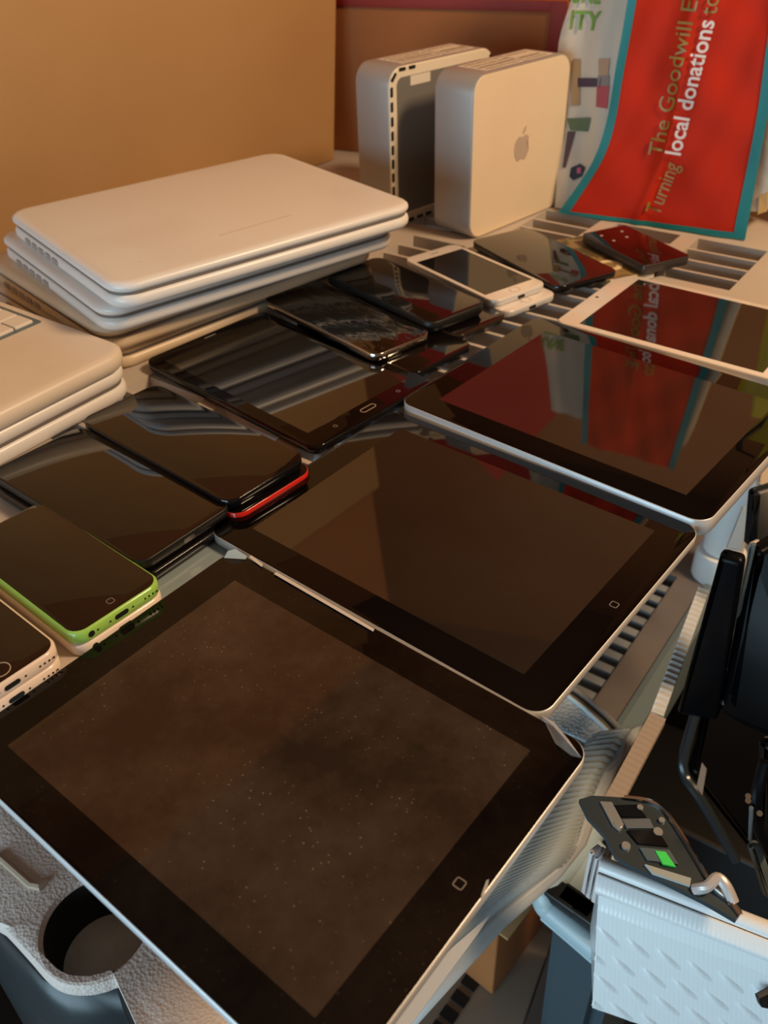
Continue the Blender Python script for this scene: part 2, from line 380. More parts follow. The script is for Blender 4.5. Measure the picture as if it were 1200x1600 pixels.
# F on a red phone, G on a black one
slate('smartphone', 'long black phone resting on the red edged phone', 'phone', -.1340, .5220, -42.0, S+.0212, .164, .0695, .0084, .010, M_black, M_phone, group='black phones in pairs', home=None, under=.24)
M_red = mat('glossy_red_plastic', (.62, .02, .012), .2, coat=.4)
slate('smartphone', 'red edged phone underneath the long black phone', 'phone', -.1305, .5202, -42.2, S+.0125, .1650, .0695, .0125, .010, M_red, M_phone, under=.10)
g = slate('smartphone', 'black phone left of the long one, behind the lime green phone', 'phone', -.1797, .4690, -40.0, S+.0180, .160, .0740, .0088, .009, M_blackm, M_phone, group='black phones in pairs', under=.24)
g2 = slate('smartphone', 'black phone beneath the one behind the lime green phone', 'phone', -.1792, .4662, -39.6, S+.0090, .161, .0740, .0088, .009, M_black, M_phone, group='black phones in pairs', under=.24)
for q in (g, g2): ports(q, .160, .0088, .0044, 'plain', dark=mat('grey_metal_port', (.15, .14, .13), .3, .6))
# J on P, K on O, L on L2
M_steel = mat('polished_steel_band', (.72, .66, .60), .14, 1)
j = slate('smartphone', 'steel rimmed phone with a smeared rippled screen atop a black phone', 'phone', -.0299, .7243, -50.0, S+.0178, .1600, .0640, .0082, .009, M_steel, M_smear, under=.24)
ports(j, .160, .0082, .0040, 'five', dark=mat('steel_port_rim', (.5, .46, .42), .2, 1))
slate('smartphone', 'black phone under the steel rimmed phone, its end poking out', 'phone', .0025, .7046, -46.5, S+.0092, .1500, .0740, .0088, .009, M_black, M_phone, group='black phones in pairs', under=.24)
slate('smartphone', 'thick black cased phone between the smeared phone and the white one', 'phone', .0243, .7713, -52.0, S+.0215, .1540, .0680, .0120, .011, M_blackm, M_phone, under=.3, glass_inset=.0022)
slate('smartphone', 'dark phone with coppery end under the thick black cased phone', 'phone', .0480, .7640, -50.4, S+.0092, .1400, .0680, .0090, .012, mat('bronze_dark_gloss', (.05, .035, .025), .12, .5), M_phone, under=.5, glass_inset=.003)
M_wf = mat('white_phone_front', (.82, .74, .68), .1)
for lab, x, y, th, zt in (('white framed phone, upper of two beside the upright computers', .0947, .8230, -55.5, S+.0146), ('lower white framed phone, mostly covered by the other white one', .1025, .8140, -53.5, S+.0072)):
    q = slate('smartphone', lab, 'phone', x, y, th, zt, .1383, .0671, .0071, .010, M_anod, M_wf, M_phone, .1045, .0590, group='white framed phones', home='round', under=.24, dispoff=0)
    link('earpiece', boxm((-.060, 0, .0071), (.0008, .010, .0002)), M_hole, q)
    ports(q, .1383, .0071, .0035, 'plain')
# M propped over Q, N on top of Q
slate('smartphone', 'wide black phone propped against the front upright computer', 'phone', .1685, .8635, -62.5, S+.0125, .150, .075, .0080, .010, M_black, M_disp, tilt=(0, 0), under=.24)
Q = thing('camouflage_gadget', 'camouflage backed gadget with a cream ring, under the dark red reflecting phone', 'gadget', (.2290, .8690, S), -70*D2R)
M_camo = mat('olive_camouflage', (.10, .075, .03), .35, noise=(60, (.30, .20, .08), .45, .55))
link('body', loft(.118, .058, .006, [(.001, 0), (0, .001), (0, .0065), (.001, .0075)]), M_camo, Q)
rl = Matrix.Rotation(70*D2R, 3, 'Z') @ (at(952, 414, S+.008)-Q.location)
link('ring', outline_ring(.026, .026, .013, .0055, .0075, .0080, n=10, off=(rl.x, rl.y)), mat('cream_ring', (.82, .66, .42), .4), Q)
link('metal_end', boxm((.0585, 0, .0035), (.0020, .050, .0050), .0006), M_anod, Q)
Nn = slate('smartphone', 'boxy dark phone with pale dots beside the red bag', 'phone', .2635, .8700, -66.0, S+.0180, .103, .056, .0100, .004, mat('smoky_dark_metal', (.06, .05, .045), .3, .4), screen_mat('red_black_glass', (.012, .003, .003), 1.75), under=.15)
for (a, b) in ((-.036, -.014), (-.020, .006), (-.018, -.012), (-.036, .012)):
    link('pale_dot', cyl(.0016, .0016, .0125, .0127, 12), mat('pale_dot', (.55, .45, .42), .4), Nn, loc=(a, b, -.0025))

# ------------------------------------------------------------------ laptops
LW, LL = .240, .296
def lobe(t, e=.004): return [(e*1.6, 0), (e*.7, e*.25), (e*.15, e*.8), (0, t*.5), (e*.12, t-e*.7), (e*.7, t-e*.2), (e*1.7, t)]
def laptop(label, x, y, th, z, lidm, basem, tb=.0155, tl=.0132, latch=True):
    o = thing('laptop', label, 'laptop', (x, y, z), th*D2R, 'white laptops')
    link('base', loft(LW, LL, .021, lobe(tb)), basem, o, smooth=60)
    link('seam', loft(LW-.005, LL-.005, .019, [(0, tb-.0008), (0, tb+.0014)]), mat('seam_shadow_gap', (.18, .15, .13), .6), o)
    link('lid', loft(LW, LL, .021, lobe(tl, .0038), off=(0, 0, tb+.0006)), lidm, o, smooth=60)
    bm = bmesh.new()      # hinge and port recesses on the left side
    for k in range(5): add_loft(bm, .012, .005, .002, [(0, 0), (0, .0016)], M=Matrix.Translation((-.07+.016*k, -LL/2+.0010, tb*.55)) @ Matrix.Rotation(math.pi/2, 4, 'X'))
    link('side_port', tomesh(bm), mat('port_grey', (.36, .32, .29), .5), o)
    return o
TB, TL = .0120, .0094; H1 = TB+TL+.0006
laptop('aged beige laptop at the very bottom of the tall stack', -.1950, .8470, -46.5, S, M_cream, M_cream, TB, TL)
laptop('aged beige laptop third from the top of the tall stack', -.1870, .8345, -49.0, S+H1, M_cream, M_cream, TB, TL)
laptop('white laptop directly under the top one of the tall stack', -.1665, .8225, -52.6, S+2*H1, M_white, M_white, TB, TL)
l1 = laptop('white laptop on top of the tall stack, a thin scratch on its lid', -.1500, .8135, -53.2, S+3*H1, M_white, M_white, TB, TL)
zt = TB+.0006+TL
# scratch and marks on the top lid
mw = Matrix.Translation(l1.location) @ l1.rotation_euler.to_matrix().to_4x4()
p = [mw.inverted() @ at(u, v, S+3*H1+zt) for u, v in ((343, 368), (455, 336))]
link('scratch', tube([p[0]+Vector((0, 0, .0001)), (p[0]+p[1])/2+Vector((0, 0, .0001)), p[1]+Vector((0, 0, .0001))], .00022, 6), mat('scratch_brown', (.38, .27, .18), .6), l1)
for _ in range(14):
    x, y = random.uniform(-.09, .09), random.uniform(-.12, .12); r = random.uniform(.0003, .0007)
    link('stain', loft(r*random.uniform(1, 5), r, r/2, [(0, zt-.0001), (0, zt+.0001)], 2, (x, y, 0)), mat('stain', (.46, .34, .24), .7), l1)
# left foreground pair
_t = -37*D2R; KX = -.1905-LW/2*math.cos(_t)+LL/2*math.sin(_t); KY = .6235-LW/2*math.sin(_t)-LL/2*math.cos(_t)
l5 = laptop('closed white laptop beneath the keyboard deck at the left edge', KX-.003, KY+.002, -37.0, S, M_white, M_white, .0140, .0125)
zb = S+.0271
kb = thing('laptop', 'white laptop lower half with bare keyboard, its lid missing', 'laptop', (KX, KY, zb), _t, 'white laptops')
M_deck = mat('warm_white_deck', (.76, .66, .55), .4, noise=(9, (.70, .59, .47), .5, .8))
link('base', loft(LW, LL, .021, lobe(.0155)), M_deck, kb, smooth=60)
kx1 = LW/2-.100; kx0 = -LW/2+.012; ky = LL/2-.011
link('keyboard_tray', loft(kx1-kx0+.004, 2*ky+.003, .003, [(0, .0150), (0, .0158)], off=((kx0+kx1)/2, 0, 0)), mat('blue_grey_tray', (.10, .15, .18), .4), kb)
rows = 6; rh = (kx1-kx0-.005)/rows; nk = 0
M_key = mat('white_key', (.80, .72, .63), .35)
for r in range(rows):
    y = -ky+.003
    widths = [1]*13+[1.5] if r else [.93]*15
    if r == rows-1: widths = [1, 1, 1, 1.3, 5, 1.3, 1, 1, 1, 1]
    tot = sum(widths); u = (2*ky-.006)/tot
    for wd in widths:
        yc = y+wd*u/2; y += wd*u
        if yc < -.02: continue
        xx = kx0+.0025+rh*(r+.5)
        link('key', loft(rh-.0012, wd*u-.0012, .0012, [(0, .0156), (.0002, .0175), (.0008, .0180)], n=3, off=(xx, yc, 0)), M_key, kb)
link('trackpad', outline_ring(.058, .086, .003, .0004, .0155, .0157, off=(LW/2-.046, -.005)), M_icon, kb)

# added thin patch whose blue grey colour paints cool window light onto the shelf
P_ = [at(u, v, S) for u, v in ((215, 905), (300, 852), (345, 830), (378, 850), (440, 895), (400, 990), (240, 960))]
gsh = link('shelf_daylight_patch', prism_pts([(p.x, p.y) for p in P_], S, S+.0006), mat('shelf_daylight_tint', (.26, .33, .36), .22, bump=('noise', 9, .2, .01))); tag(gsh, 'added blue grey patch, cool window light painted on the shelf in the gap between the front tablet and the black phones', 'sheet')
# ------------------------------------------------------------------ upright square desktop computers
def mini(label, x, y, th, flip, leftout):
    """stands on its side: local x along the square face, local -y the face that looks at the camera"""
    o = thing('desktop_computer', label, 'computer', (x, y, S), th, 'square aluminium computers standing on edge')
    a = .165; T = .0508; r = .019
    up = Matrix.Translation((a/2, 0, a/2)) @ Matrix.Rotation(math.pi/2, 4, 'X')
    # loft local z -> world -y(local); square in xz
    def L(prof, w=a, rr=r): return loft(w, w, rr, prof, n=12, M=up)
    link('aluminium_shell', L([(.0012, -T+.0002), (0, -T+.001), (0, -.0014), (.0006, -.0004)]), M_alu, o, smooth=40)
    if not flip:
        link('top_cover', L([(0, -.0006), (0, .0004), (.0004, .0009)], a-.0030, r-.0015), mat('yellowed_white_cover', (.80, .66, .47), .35, noise=(9, (.74, .60, .42), .5, .8)), o)
        # fruit logo
        body = [(0, .50), (.13, .56), (.30, .58), (.47, .50), (.55, .40), (.44, .30), (.40, .14), (.46, -.04), (.60, -.14), (.52, -.34), (.40, -.52), (.28, -.61), (.14, -.58), (0, -.53), (-.14, -.58), (-.28, -.61), (-.42, -.50), (-.55, -.28), (-.60, -.02), (-.58, .24), (-.46, .45), (-.30, .56), (-.13, .56)]
        leaf = [(.02, .64), (.04, .80), (.14, .94), (.28, 1.0), (.27, .86), (.17, .71)]
        bm = bmesh.new(); sc = .0215
        for poly, nn in ((body, 5), (leaf, 5)):
            P = spline([(px, py, 0) for px, py in poly], nn)
            fr = [bm.verts.new((a/2+.002+q.x*sc, -.00135, a/2-.001+q.y*sc)) for q in P]; bk = [bm.verts.new((a/2+.002+q.x*sc, -.0006, a/2-.001+q.y*sc)) for q in P]
            n = len(fr)
            for i in range(n): bm.faces.new((fr[i], fr[(i+1) % n], bk[(i+1) % n], bk[i]))
            f = bm.faces.new(fr); bmesh.ops.triangulate(bm, faces=[f])
        link('logo', tomesh(bm), mat('grey_logo', (.50, .41, .33), .3), o)
    else:
        M_ring = mat('cream_vent_ring', (.78, .68, .52), .4)
        bm = bmesh.new(); R = []
        for ins, z in ((0.0006, -.0008), (.0004, .0012), (.0015, .0022), (.0105, .0022), (.0118, .0008)):
            R.append([bm.verts.new(up @ Vector((x, y, z))) for x, y in rrect(a-2*ins, a-2*ins, r-ins, 12)])
        for p_, q_ in zip(R, R[1:]):
            for i in range(len(p_)): bm.faces.new((p_[i], p_[(i+1) % len(p_)], q_[(i+1) % len(p_)], q_[i]))
        link('vent_ring', tomesh(bm), M_ring, o)
        link('base_plate', L([(0, -.0006), (0, .0008)], a-.022, r-.009), mat('dull_metal_base', (.34, .33, .30), .4, .6), o)
        bm = bmesh.new(); P = rrect(a-.0062, a-.0062, r-.003, 12)
        # slots spaced along the ring
        per = []; tot = 0
        for i in range(len(P)):
            d = math.dist(P[i], P[(i+1) % len(P)]); per.append((tot, d, i)); tot += d
        ns = 42
        for k in range(ns):
            sdist = (k+.5)/ns*tot
            if 1 <= k <= ns//4-2: continue
            for t0, d, i in per:
                if t0 <= sdist < t0+d:
                    f = (sdist-t0)/d; p0, p1 = Vector(P[i]), Vector(P[(i+1) % len(P)]); c = p0.lerp(p1, f); ang = math.atan2(p1.y-p0.y, p1.x-p0.x)
                    if d < .01:
                        ang = math.atan2(p1.y-p0.y, p1.x-p0.x)
                    MM = up @ Matrix.Translation((c.x, c.y, .0018)) @ Matrix.Rotation(ang, 4, 'Z')
                    add_loft(bm, .0098, .0034, .001, [(0, 0), (0, .0009)], n=2, M=MM); break
        link('vent_slots', tomesh(bm), M_hole, o)
        link('sticker', loft(.030, .010, .0003, [(0, .0008), (0, .0011)], n=1, M=up @ Matrix.Translation((-.035, a/2-.016, 0))), mat('paper_label', (.72, .64, .52), .6), o)
    # paper labels along the upper edge
    lm = mat('paper_label', (.72, .64, .52), .6)
    for (x0, x1) in ((.028, .092), (.096, .142)):
        lb = link('label', boxm(((x0+x1)/2, T/2+.001, a+.0002), (x1-x0, T*.72, .0004)), lm, o)
        bm = bmesh.new()
        for k in range(4):
            yy = T*.22+k*T*.18; xx = x0+.004
            while xx < x1-.006:
                wd = random.uniform(.0010, .0045)
                if k != 2 or x0 < .05: add_box(bm, (xx+wd/2, yy, a+.00045), (wd, .0034 if k != 1 else .0055, .0002))
                xx += wd+random.uniform(.0008, .0022)
        link('print', tomesh(bm), mat('label_print', (.24, .20, .16), .6), lb)
    return o
mth = 44.1*D2R
mini('upright square computer in front, cream face with grey apple shaped mark', .1022, .9416, mth, False, True)
bp2 = at(611, 356, S)
mini('upright square computer behind, underside with a ring of vent slots', bp2.x, bp2.y, mth-.03, True, True)

# ------------------------------------------------------------------ the backdrop: boxes, walls
M_card = mat('tan_cardboard', (.48, .28, .115), .8, bump=('noise', 60, .08, .002), noise=(3.5, (.41, .225, .085), .35, .8))
M_card2 = mat('brown_cardboard', (.38, .135, .035), .75, noise=(6, (.30, .10, .027), .4, .7))
M_tape = mat('red_tape', (.26, .016, .006), .6)
def cardbox(name, label, corner, dirx, ln, dp, ht, m, z=S, flaps=True):
    """corner = near corner on the ground, dirx = unit vector along the face, box extends ln along it and dp away"""
    dx = Vector((dirx[0], dirx[1], 0)).normalized(); dy = Vector((0, 0, 1)).cross(dx)
    o = thing(name, label, 'cardboard box', (corner[0], corner[1], z), math.atan2(dx.y, dx.x))
    link('carton', boxm((ln/2, dp/2, ht/2), (ln, dp, ht), .003), m, o)
    return o
wb = at(523, 250, S)
d = Vector((math.cos(49*D2R), math.sin(49*D2R), 0))
c0 = wb-d*.95
b1 = cardbox('cardboard_box', 'tall tan cardboard box standing behind the laptop stack', c0, d, .95, .35, .62, M_card)
bu = cardbox('cardboard_box', 'upper reddish cardboard box on the tall tan one, mirrored brown in the middle tablet', c0+d*.01, d, .99, .34, .42, mat('reddish_cardboard', (.38, .155, .05), .8), z=S+.62)
for o_, top_ in ((b1, .07), (bu, .05)):
    for v_ in o_.children[0].data.vertices:
        if v_.co.x > .5 and v_.co.z > .2: v_.co.x += top_
# second, redder box behind the computers
e = at(541, 246, S)+Vector((-.03, .045, 0))
d2 = Vector((math.cos(-24*D2R), math.sin(-24*D2R), 0))
n2 = Vector((-d2.y, d2.x, 0)); HB = atp(720, -2, e, n2).z-S; WB = (atp(882, 60, e, n2)-e).dot(d2)
b2 = cardbox('cardboard_box', 'red brown cardboard box behind the upright computers, dark red band along its top', (e.x, e.y), d2, WB, .30, HB, M_card2)
link('top_tape', boxm((WB/2, -.0008, HB-.006), (WB, .0016, .012), .0003), M_tape, b2)
link('corner_tape', boxm((WB-.010, -.0010, HB/2), (.020, .0018, HB), .0003), M_tape, b2)
# red carrier bag standing on that box (seen in the tablets' reflections)
rb = thing('red_shopping_bag', 'plain red pointed bag above the red brown box, at the top edge', 'bag', (e.x, e.y, S+HB), math.atan2(d2.y, d2.x))
bm = bmesh.new()
prof = [(-.01, 0), (WB+.06, 0), (WB+.06, .17), (.84*WB, .35), (.5*WB, .24), (.0, .10)]
a_ = [bm.verts.new((x, .012, z)) for x, z in prof]; b_ = [bm.verts.new((x, .09, z*.98)) for x, z in prof]
for i in range(len(prof)): bm.faces.new((a_[i], a_[(i+1) % len(prof)], b_[(i+1) % len(prof)], b_[i]))
bm.faces.new(a_); bm.faces.new(b_[::-1]); bmesh.ops.triangulate(bm, faces=[f for f in bm.faces if len(f.verts) > 4])
link('cloth', tomesh(bm), mat('dark_red_cloth', (.50, .02, .008), .7), rb)
# room
M_wall = mat('brown_board_wall', (.46, .19, .07), .85, noise=(2, (.40, .18, .07), .4, .7))
def quad(name, pts, m):
    bm = bmesh.new(); bm.faces.new([bm.verts.new(p) for p in pts]); me = bpy.data.meshes.new(name); bm.to_mesh(me); bm.free()
    return structure(link(name, me, m, smooth=None))
bk = -24*D2R
def room_wall(name, p, q, m, z0=-1.1, z1=1.6): return quad(name, [(p[0], p[1], z0), (q[0], q[1], z0), (q[0], q[1], z1), (p[0], p[1], z1)], m)
room_wall('wall_back', (-1.6, 2.55), (2.2, 1.35), M_wall)
room_wall('wall_left', (-1.6, -.2), (-1.6, 2.55), M_wall)
room_wall('wall_right', (2.2, 1.35), (2.2, -2), M_wall)
quad('ceiling', [(-1.6, -2.2, 1.6), (-1.6, 2.55, 1.6), (2.2, 1.35, 1.6), (2.2, -2.2, 1.6)], mat('dim_board_ceiling', (.42, .24, .13), .9))
quad('floor', [(-1.6, -2.2, -1.1), (2.2, -2.2, -1.1), (2.2, 1.35, -1.1), (-1.6, 2.55, -1.1)], mat('dark_concrete_floor', (.10, .075, .06), .8, noise=(8, (.06, .045, .04), .4, .7)))

# ------------------------------------------------------------------ the red tote bag
bl = at(876, 332, S); br = at(1163, 375, S)
bdir = (br-bl); bdir.z = 0; bdir.normalize()
lean = 9*D2R
bn = Vector((0, 0, 1)).cross(bdir)               # away from the camera
bnn = (bn*math.cos(lean)-Vector((0, 0, 1))*math.sin(lean))
if bnn.dot(ray(1000, 200)) < 0: bnn = -bnn
def onbag(u, v, off=0): return atp(u, v, bl, bnn)-bnn*off
Lpx = [(874, 334), (905, 290), (935, 240), (953, 180), (966, 100), (984, 0)]
Rpx = [(1163, 375), (1177, 300), (1192, 220), (1203, 150), (1214, 70), (1224, 0)]
Lp = [onbag(*q) for q in Lpx]; Rp = [onbag(*q) for q in Rpx]
# carry on upwards past the picture to the bag's mouth
for P, dv in ((Lp, Vector((.02, 0, 0))), (Rp, Vector((.004, 0, 0)))):
    last, prev = P[-1], P[-2]; u_ = (last-prev).normalized()
    for k in range(1, 4): P.append(last+u_*.05*k)
LS = spline(Lp, 6, False); RS = spline(Rp, 6, False)
def bagpt(u, f, lift=0):
    """u across 0..1, f up 0..1"""
    x = f*(len(LS)-1); i = min(int(x), len(LS)-2); k = x-i
    l = LS[i].lerp(LS[i+1], k); r = RS[i].lerp(RS[i+1], k); p = l.lerp(r, u)
    wr = .0020*math.sin(9*u+6*f)*math.sin(math.pi*min(max(u, 0), 1))+.0008*math.sin(23*u-17*f+1)+.0006*math.sin(31*f+13*u)+.004*math.exp(-((u-.44)/.035)**2)*(1-f)
    return p-bnn*(wr+lift+.004)
M_redbag = mat('woven_red_polypropylene', (.56, .026, .006), .55, spec=.12, bump=('noise', 22, .10, .004))
M_teal = mat('teal_binding', (.0, .20, .23), .5, bump=('noise', 200, .3, .001))
bag = thing('tote_bag', 'large red reusable tote bag with teal binding and printed slogan', 'bag', (bl.x, bl.y, S))
def bagobj(name, fn, nu, nv, th, m):
    bm = bmesh.new(); g = [[[bm.verts.new(fn(i/nu, j/nv)-Vector(bag.location)+bnn*s*th) for j in range(nv+1)] for i in range(nu+1)] for s in (0, 1)]
    for v_ in bm.verts: v_.co.z = max(v_.co.z, .0012)
    for s in (0, 1):
        for i in range(nu):
            for j in range(nv): bm.faces.new((g[s][i][j], g[s][i+1][j], g[s][i+1][j+1], g[s][i][j+1]))
    for i in range(nu):
        for j in (0, nv): bm.faces.new((g[0][i][j], g[0][i+1][j], g[1][i+1][j], g[1][i][j]))
    for j in range(nv):
        for i in (0, nu): bm.faces.new((g[0][i][j], g[0][i][j+1], g[1][i][j+1], g[1][i][j]))
    return link(name, tomesh(bm), m, bag, smooth=60)
bagobj('front_panel', lambda u, v: bagpt(.03+.94*u, .02+.98*v), 60, 70, .0012, M_redbag)
bagobj('left_binding', lambda u, v: bagpt(.060*u-.005, v, .0008), 3, 70, .0026, M_teal)
bagobj('right_binding', lambda u, v: bagpt(.945+.060*u, v, .0008), 3, 70, .0026, M_teal)
bagobj('bottom_binding', lambda u, v: bagpt(u, .026*v, .0008), 60, 2, .0026, M_teal)
# white printed body of the bag behind the red panel
M_bagw = mat('white_woven_polypropylene', (.66, .56, .44), .5, bump=('noise', 60, .3, .003))
WL = [(866, 336), (870, 290), (872, 240), (876, 180), (872, 80), (893, 0)]; WR = [(1196, 330), (1206, 290), (1214, 230), (1222, 150), (1232, 70), (1240, 0)]
back = .035
WLp = [atp(u, v, bl+bnn*.012, bnn) for u, v in WL]; WRp = [atp(u, v, bl+bnn*.012, bnn) for u, v in WR]
for P in (WLp, WRp):
    last, prev = P[-1], P[-2]; u_ = (last-prev).normalized()
    for k in range(1, 4): P.append(last+u_*.04*k)
WLS = spline(WLp, 6, False); WRS = spline(WRp, 6, False)
def whitept(u, f, lift=0):
    x = f*(len(WLS)-1); i = min(int(x), len(WLS)-2); k = x-i
    p = WLS[i].lerp(WLS[i+1], k).lerp(WRS[i].lerp(WRS[i+1], k), u)
    return p-bnn*(.002*math.sin(14*f+3*u)+.0015*math.sin(40*u)+lift)
bagobj('white_body', lambda u, v: whitept(u, v), 40, 50, .05, M_bagw)
# printing
def find_uv(fn, P):
    """nearest u,f of a surface function to a sight line point"""
    best = (1e9, 0, 0); 
    for i in range(41):
        for j in range(61):
            q = fn(i/40, j/60); v_ = (q-P); v_ = v_-bnn*v_.dot(bnn); d_ = v_.length
            if d_ < best[0]: best = (d_, i/40, j/60)
    return best
def flat(u, v, off): return atp(u, v, bl-bnn*off, bnn)
def textmesh(s, bold=0):
    cu = bpy.data.curves.new('t', 'FONT'); cu.body = s; cu.resolution_u = 3; cu.offset = bold; cu.align_x = 'LEFT'
    to = bpy.data.objects.new('t', cu); C.objects.link(to)
    dg = bpy.context.evaluated_depsgraph_get(); dg.update(); me = bpy.data.meshes.new_from_object(to.evaluated_get(dg))
    bpy.data.objects.remove(to); return me
def lettering(s, p0, p1, height, surf, m, name, bold=.0, lift=.0026, parent=bag):
    """run the words from pixel p0 to pixel p1 (baseline), em height in metres, laid on the wrinkled cloth"""
    me = textmesh(s, bold); xs = [v.co.x for v in me.vertices]; x0, x1 = min(xs), max(xs)
    A0 = flat(*p0, .004); A1 = flat(*p1, .004); ln = (A1-A0).length; dx = (A1-A0)/ln; up = (-bnn).cross(dx)
    sc = ln/(x1-x0)
    bm = bmesh.new(); bm.from_mesh(me); bmesh.ops.triangulate(bm, faces=bm.faces[:])
    for v in bm.verts:
        P = A0+dx*(v.co.x-x0)*sc+up*v.co.y*height
        v.co = P
    # lift on to the cloth
    for v in bm.verts:
        w_ = surf(v.co); v.co = w_-bnn*lift-Vector(bag.location)
    me2 = bpy.data.meshes.new(s); bm.to_mesh(me2); bm.free()
    return link(name, me2, m, parent, smooth=None)
import bisect
def surf_from(fn, ls, rs):
    def f(P):
        # height fraction by z, then across
        lo, hi = 0.0, 1.0
        for _ in range(24):
            mid = (lo+hi)/2
            a, b = fn(0, mid), fn(1, mid); 
            ab = b-a; t = (P-a).dot(ab)/ab.length_squared; q = a+ab*t
            if (P-q).z > 0: lo = mid
            else: hi = mid
        fm = (lo+hi)/2; a, b = fn(0, fm), fn(1, fm); ab = b-a; u = (P-a).dot(ab)/ab.length_squared
        q = fn(u, fm); dd = (q-P).dot(bnn)
        return P+bnn*dd
    return f
on_red = surf_from(bagpt, LS, RS); on_white = surf_from(whitept, WLS, WRS)
M_gold = mat('gold_print', (.32, .20, .03), .4); M_pw = mat('white_print', (.85, .75, .72), .5); M_gt = mat('green_print', (.16, .34, .05), .5)
lettering('The Goodwill E', (1035, 245), (1093, 2), .0235, on_red, M_gold, 'slogan_upper', .004)
lettering('Turning', (1030, 337), (1062, 258), .0235, on_red, M_gold, 'slogan_lower', .004)
lettering('local donations', (1064, 243), (1118, 33), .0235, on_red, M_pw, 'slogan_white', .018)
lettering('to', (1120, 24), (1126, -8), .0235, on_red, M_gold, 'slogan_lower', .004)
lettering('ITY', (884, 45), (930, 47), .0250, on_white, M_gt, 'green_letters', .02)
lettering('UNE', (886, 3), (930, 5), .0250, on_white, M_gt, 'green_letters', .02)
# printed pictures: dumbbell-like tool, leaf and small badge
def patch(pxs, m, name='printed_picture', lift=.0010):
    bm = bmesh.new(); vs = []
    for q in pxs: vs.append(bm.verts.new(on_white(flat(*q, -.010))-bnn*lift-Vector(bag.location)))
    f = bm.faces.new(vs); bmesh.ops.triangulate(bm, faces=[f]); me = bpy.data.meshes.new('p'); bm.to_mesh(me); bm.free()
    return link(name, me, m, bag, smooth=None)
patch([(895, 92), (907, 92), (905, 165), (892, 165)], mat('print_ochre', (.40, .22, .06), .5))
patch([(902, 122), (940, 122), (938, 136), (902, 136)], mat('print_plum', (.05, .01, .03), .5), lift=.0014)
patch([(936, 92), (953, 92), (950, 118), (936, 118)], mat('print_tan', (.55, .30, .15), .5), lift=.0016)
patch([(935, 118), (952, 118), (951, 134), (934, 134)], mat('print_grey', (.28, .20, .16), .5), lift=.0016)
patch([(933, 134), (952, 134), (948, 170), (931, 167)], mat('print_red', (.52, .03, .03), .5), lift=.0016)
patch([(885, 185), (922, 184), (917, 206), (890, 204)], mat('print_green', (.10, .13, .03), .5))
patch([(886, 205), (898, 206), (884, 262), (879, 262)], mat('print_brown', (.08, .02, .015), .5))
patch([(892, 262), (905, 256), (914, 262), (909, 276), (896, 282), (890, 276)], mat('print_black', (.008, .006, .01), .5))
patch([(901, 262), (907, 262), (907, 271), (901, 271)], mat('print_pink', (.6, .10, .22), .5), lift=.0018)
patch([(1186, 305), (1199, 300), (1199, 330), (1184, 335)], mat('print_amber', (.62, .36, .10), .5))
# yellow bag to the right, out of frame but mirrored in the small tablet
yb = at(1192, 372, S)+Vector((.02, .03, 0))
yo = thing('yellow_bag', 'yellow bag beside the red tote, mirrored at the right end of the small white tablet', 'bag', (yb.x, yb.y, S), -28*D2R)
link('cloth', loft(.17, .07, .015, [(.004, 0), (0, .02), (.002, .15), (.012, .27)], off=(.10, .04, 0)), mat('mustard_yellow', (.62, .50, .03), .5), yo)
link('strap', tube([(.06, .0, .27), (.07, -.012, .20), (.075, -.006, .1), (.06, 0, .03)], .004), mat('black_strap', (.01, .01, .01), .6), yo)
link('handle', tube([(.05, .04, .26), (.07, .04, .34), (.12, .04, .36), (.15, .04, .26)], .006), mat('black_strap', (.01, .01, .01), .6), yo)

# ------------------------------------------------------------------ below: cart with cup hole and ribbed side
ZC = -.30
cart = thing('resin_cart', 'grey ribbed resin cart below the front tablet, round cup hole at its left end', 'cart', (0, .2, ZC-.1))
def cartobj(name, me, m):
    o = link(name, me, m); o.parent = cart; o.matrix_parent_inverse = Matrix.Translation((0, .2, ZC-.1)).inverted(); return o
M_peb = mat('pebbled_grey_resin', (.66, .56, .50), .5, bump=('voronoi', 420, .55, .0012))
# handle slab with the hole, cut as ring + surroundings
hc = at(150, 1445, ZC); hr = (at(222, 1466, ZC)-at(78, 1425, ZC)).length/2
slabpx = [(-60, 1225), (-40, 1415), (0, 1447), (40, 1490), (72, 1526), (100, 1541), (135, 1543), (160, 1538), (187, 1535), (212, 1600), (228, 1650), (330, 1700), (380, 1600), (320, 1500), (200, 1330), (60, 1180)]
outer = [Vector(p) for p in spline([at(u, v, ZC) for u, v in slabpx], 4)]
bm = bmesh.new()
N = 48; hole = [Vector((hc.x+hr*math.cos(2*math.pi*k/N), hc.y+hr*math.sin(2*math.pi*k/N), ZC)) for k in range(N)]
def edge_pt(ang):
    """where a ray from the hole centre meets the slab outline"""
    dx, dy = math.cos(ang), math.sin(ang); best = None
    for i in range(len(outer)):
        p, q = outer[i], outer[(i+1) % len(outer)]; ex, ey = q.x-p.x, q.y-p.y; den = dx*ey-dy*ex
        if abs(den) < 1e-9: continue
        t = ((p.x-hc.x)*ey-(p.y-hc.y)*ex)/den; s_ = ((p.x-hc.x)*dy-(p.y-hc.y)*dx)/den
        if t > 0 and -1e-6 <= s_ <= 1+1e-6 and (best is None or t > best): best = t
    return Vector((hc.x+dx*best, hc.y+dy*best, ZC))
NN = 144
h2 = [Vector((hc.x+hr*math.cos(2*math.pi*k/NN), hc.y+hr*math.sin(2*math.pi*k/NN), ZC)) for k in range(NN)]
eo = [edge_pt(2*math.pi*k/NN) for k in range(NN)]
def inn(k, f, dz): return h2[k].lerp(eo[k], f)+Vector((0, 0, dz))
rings = []
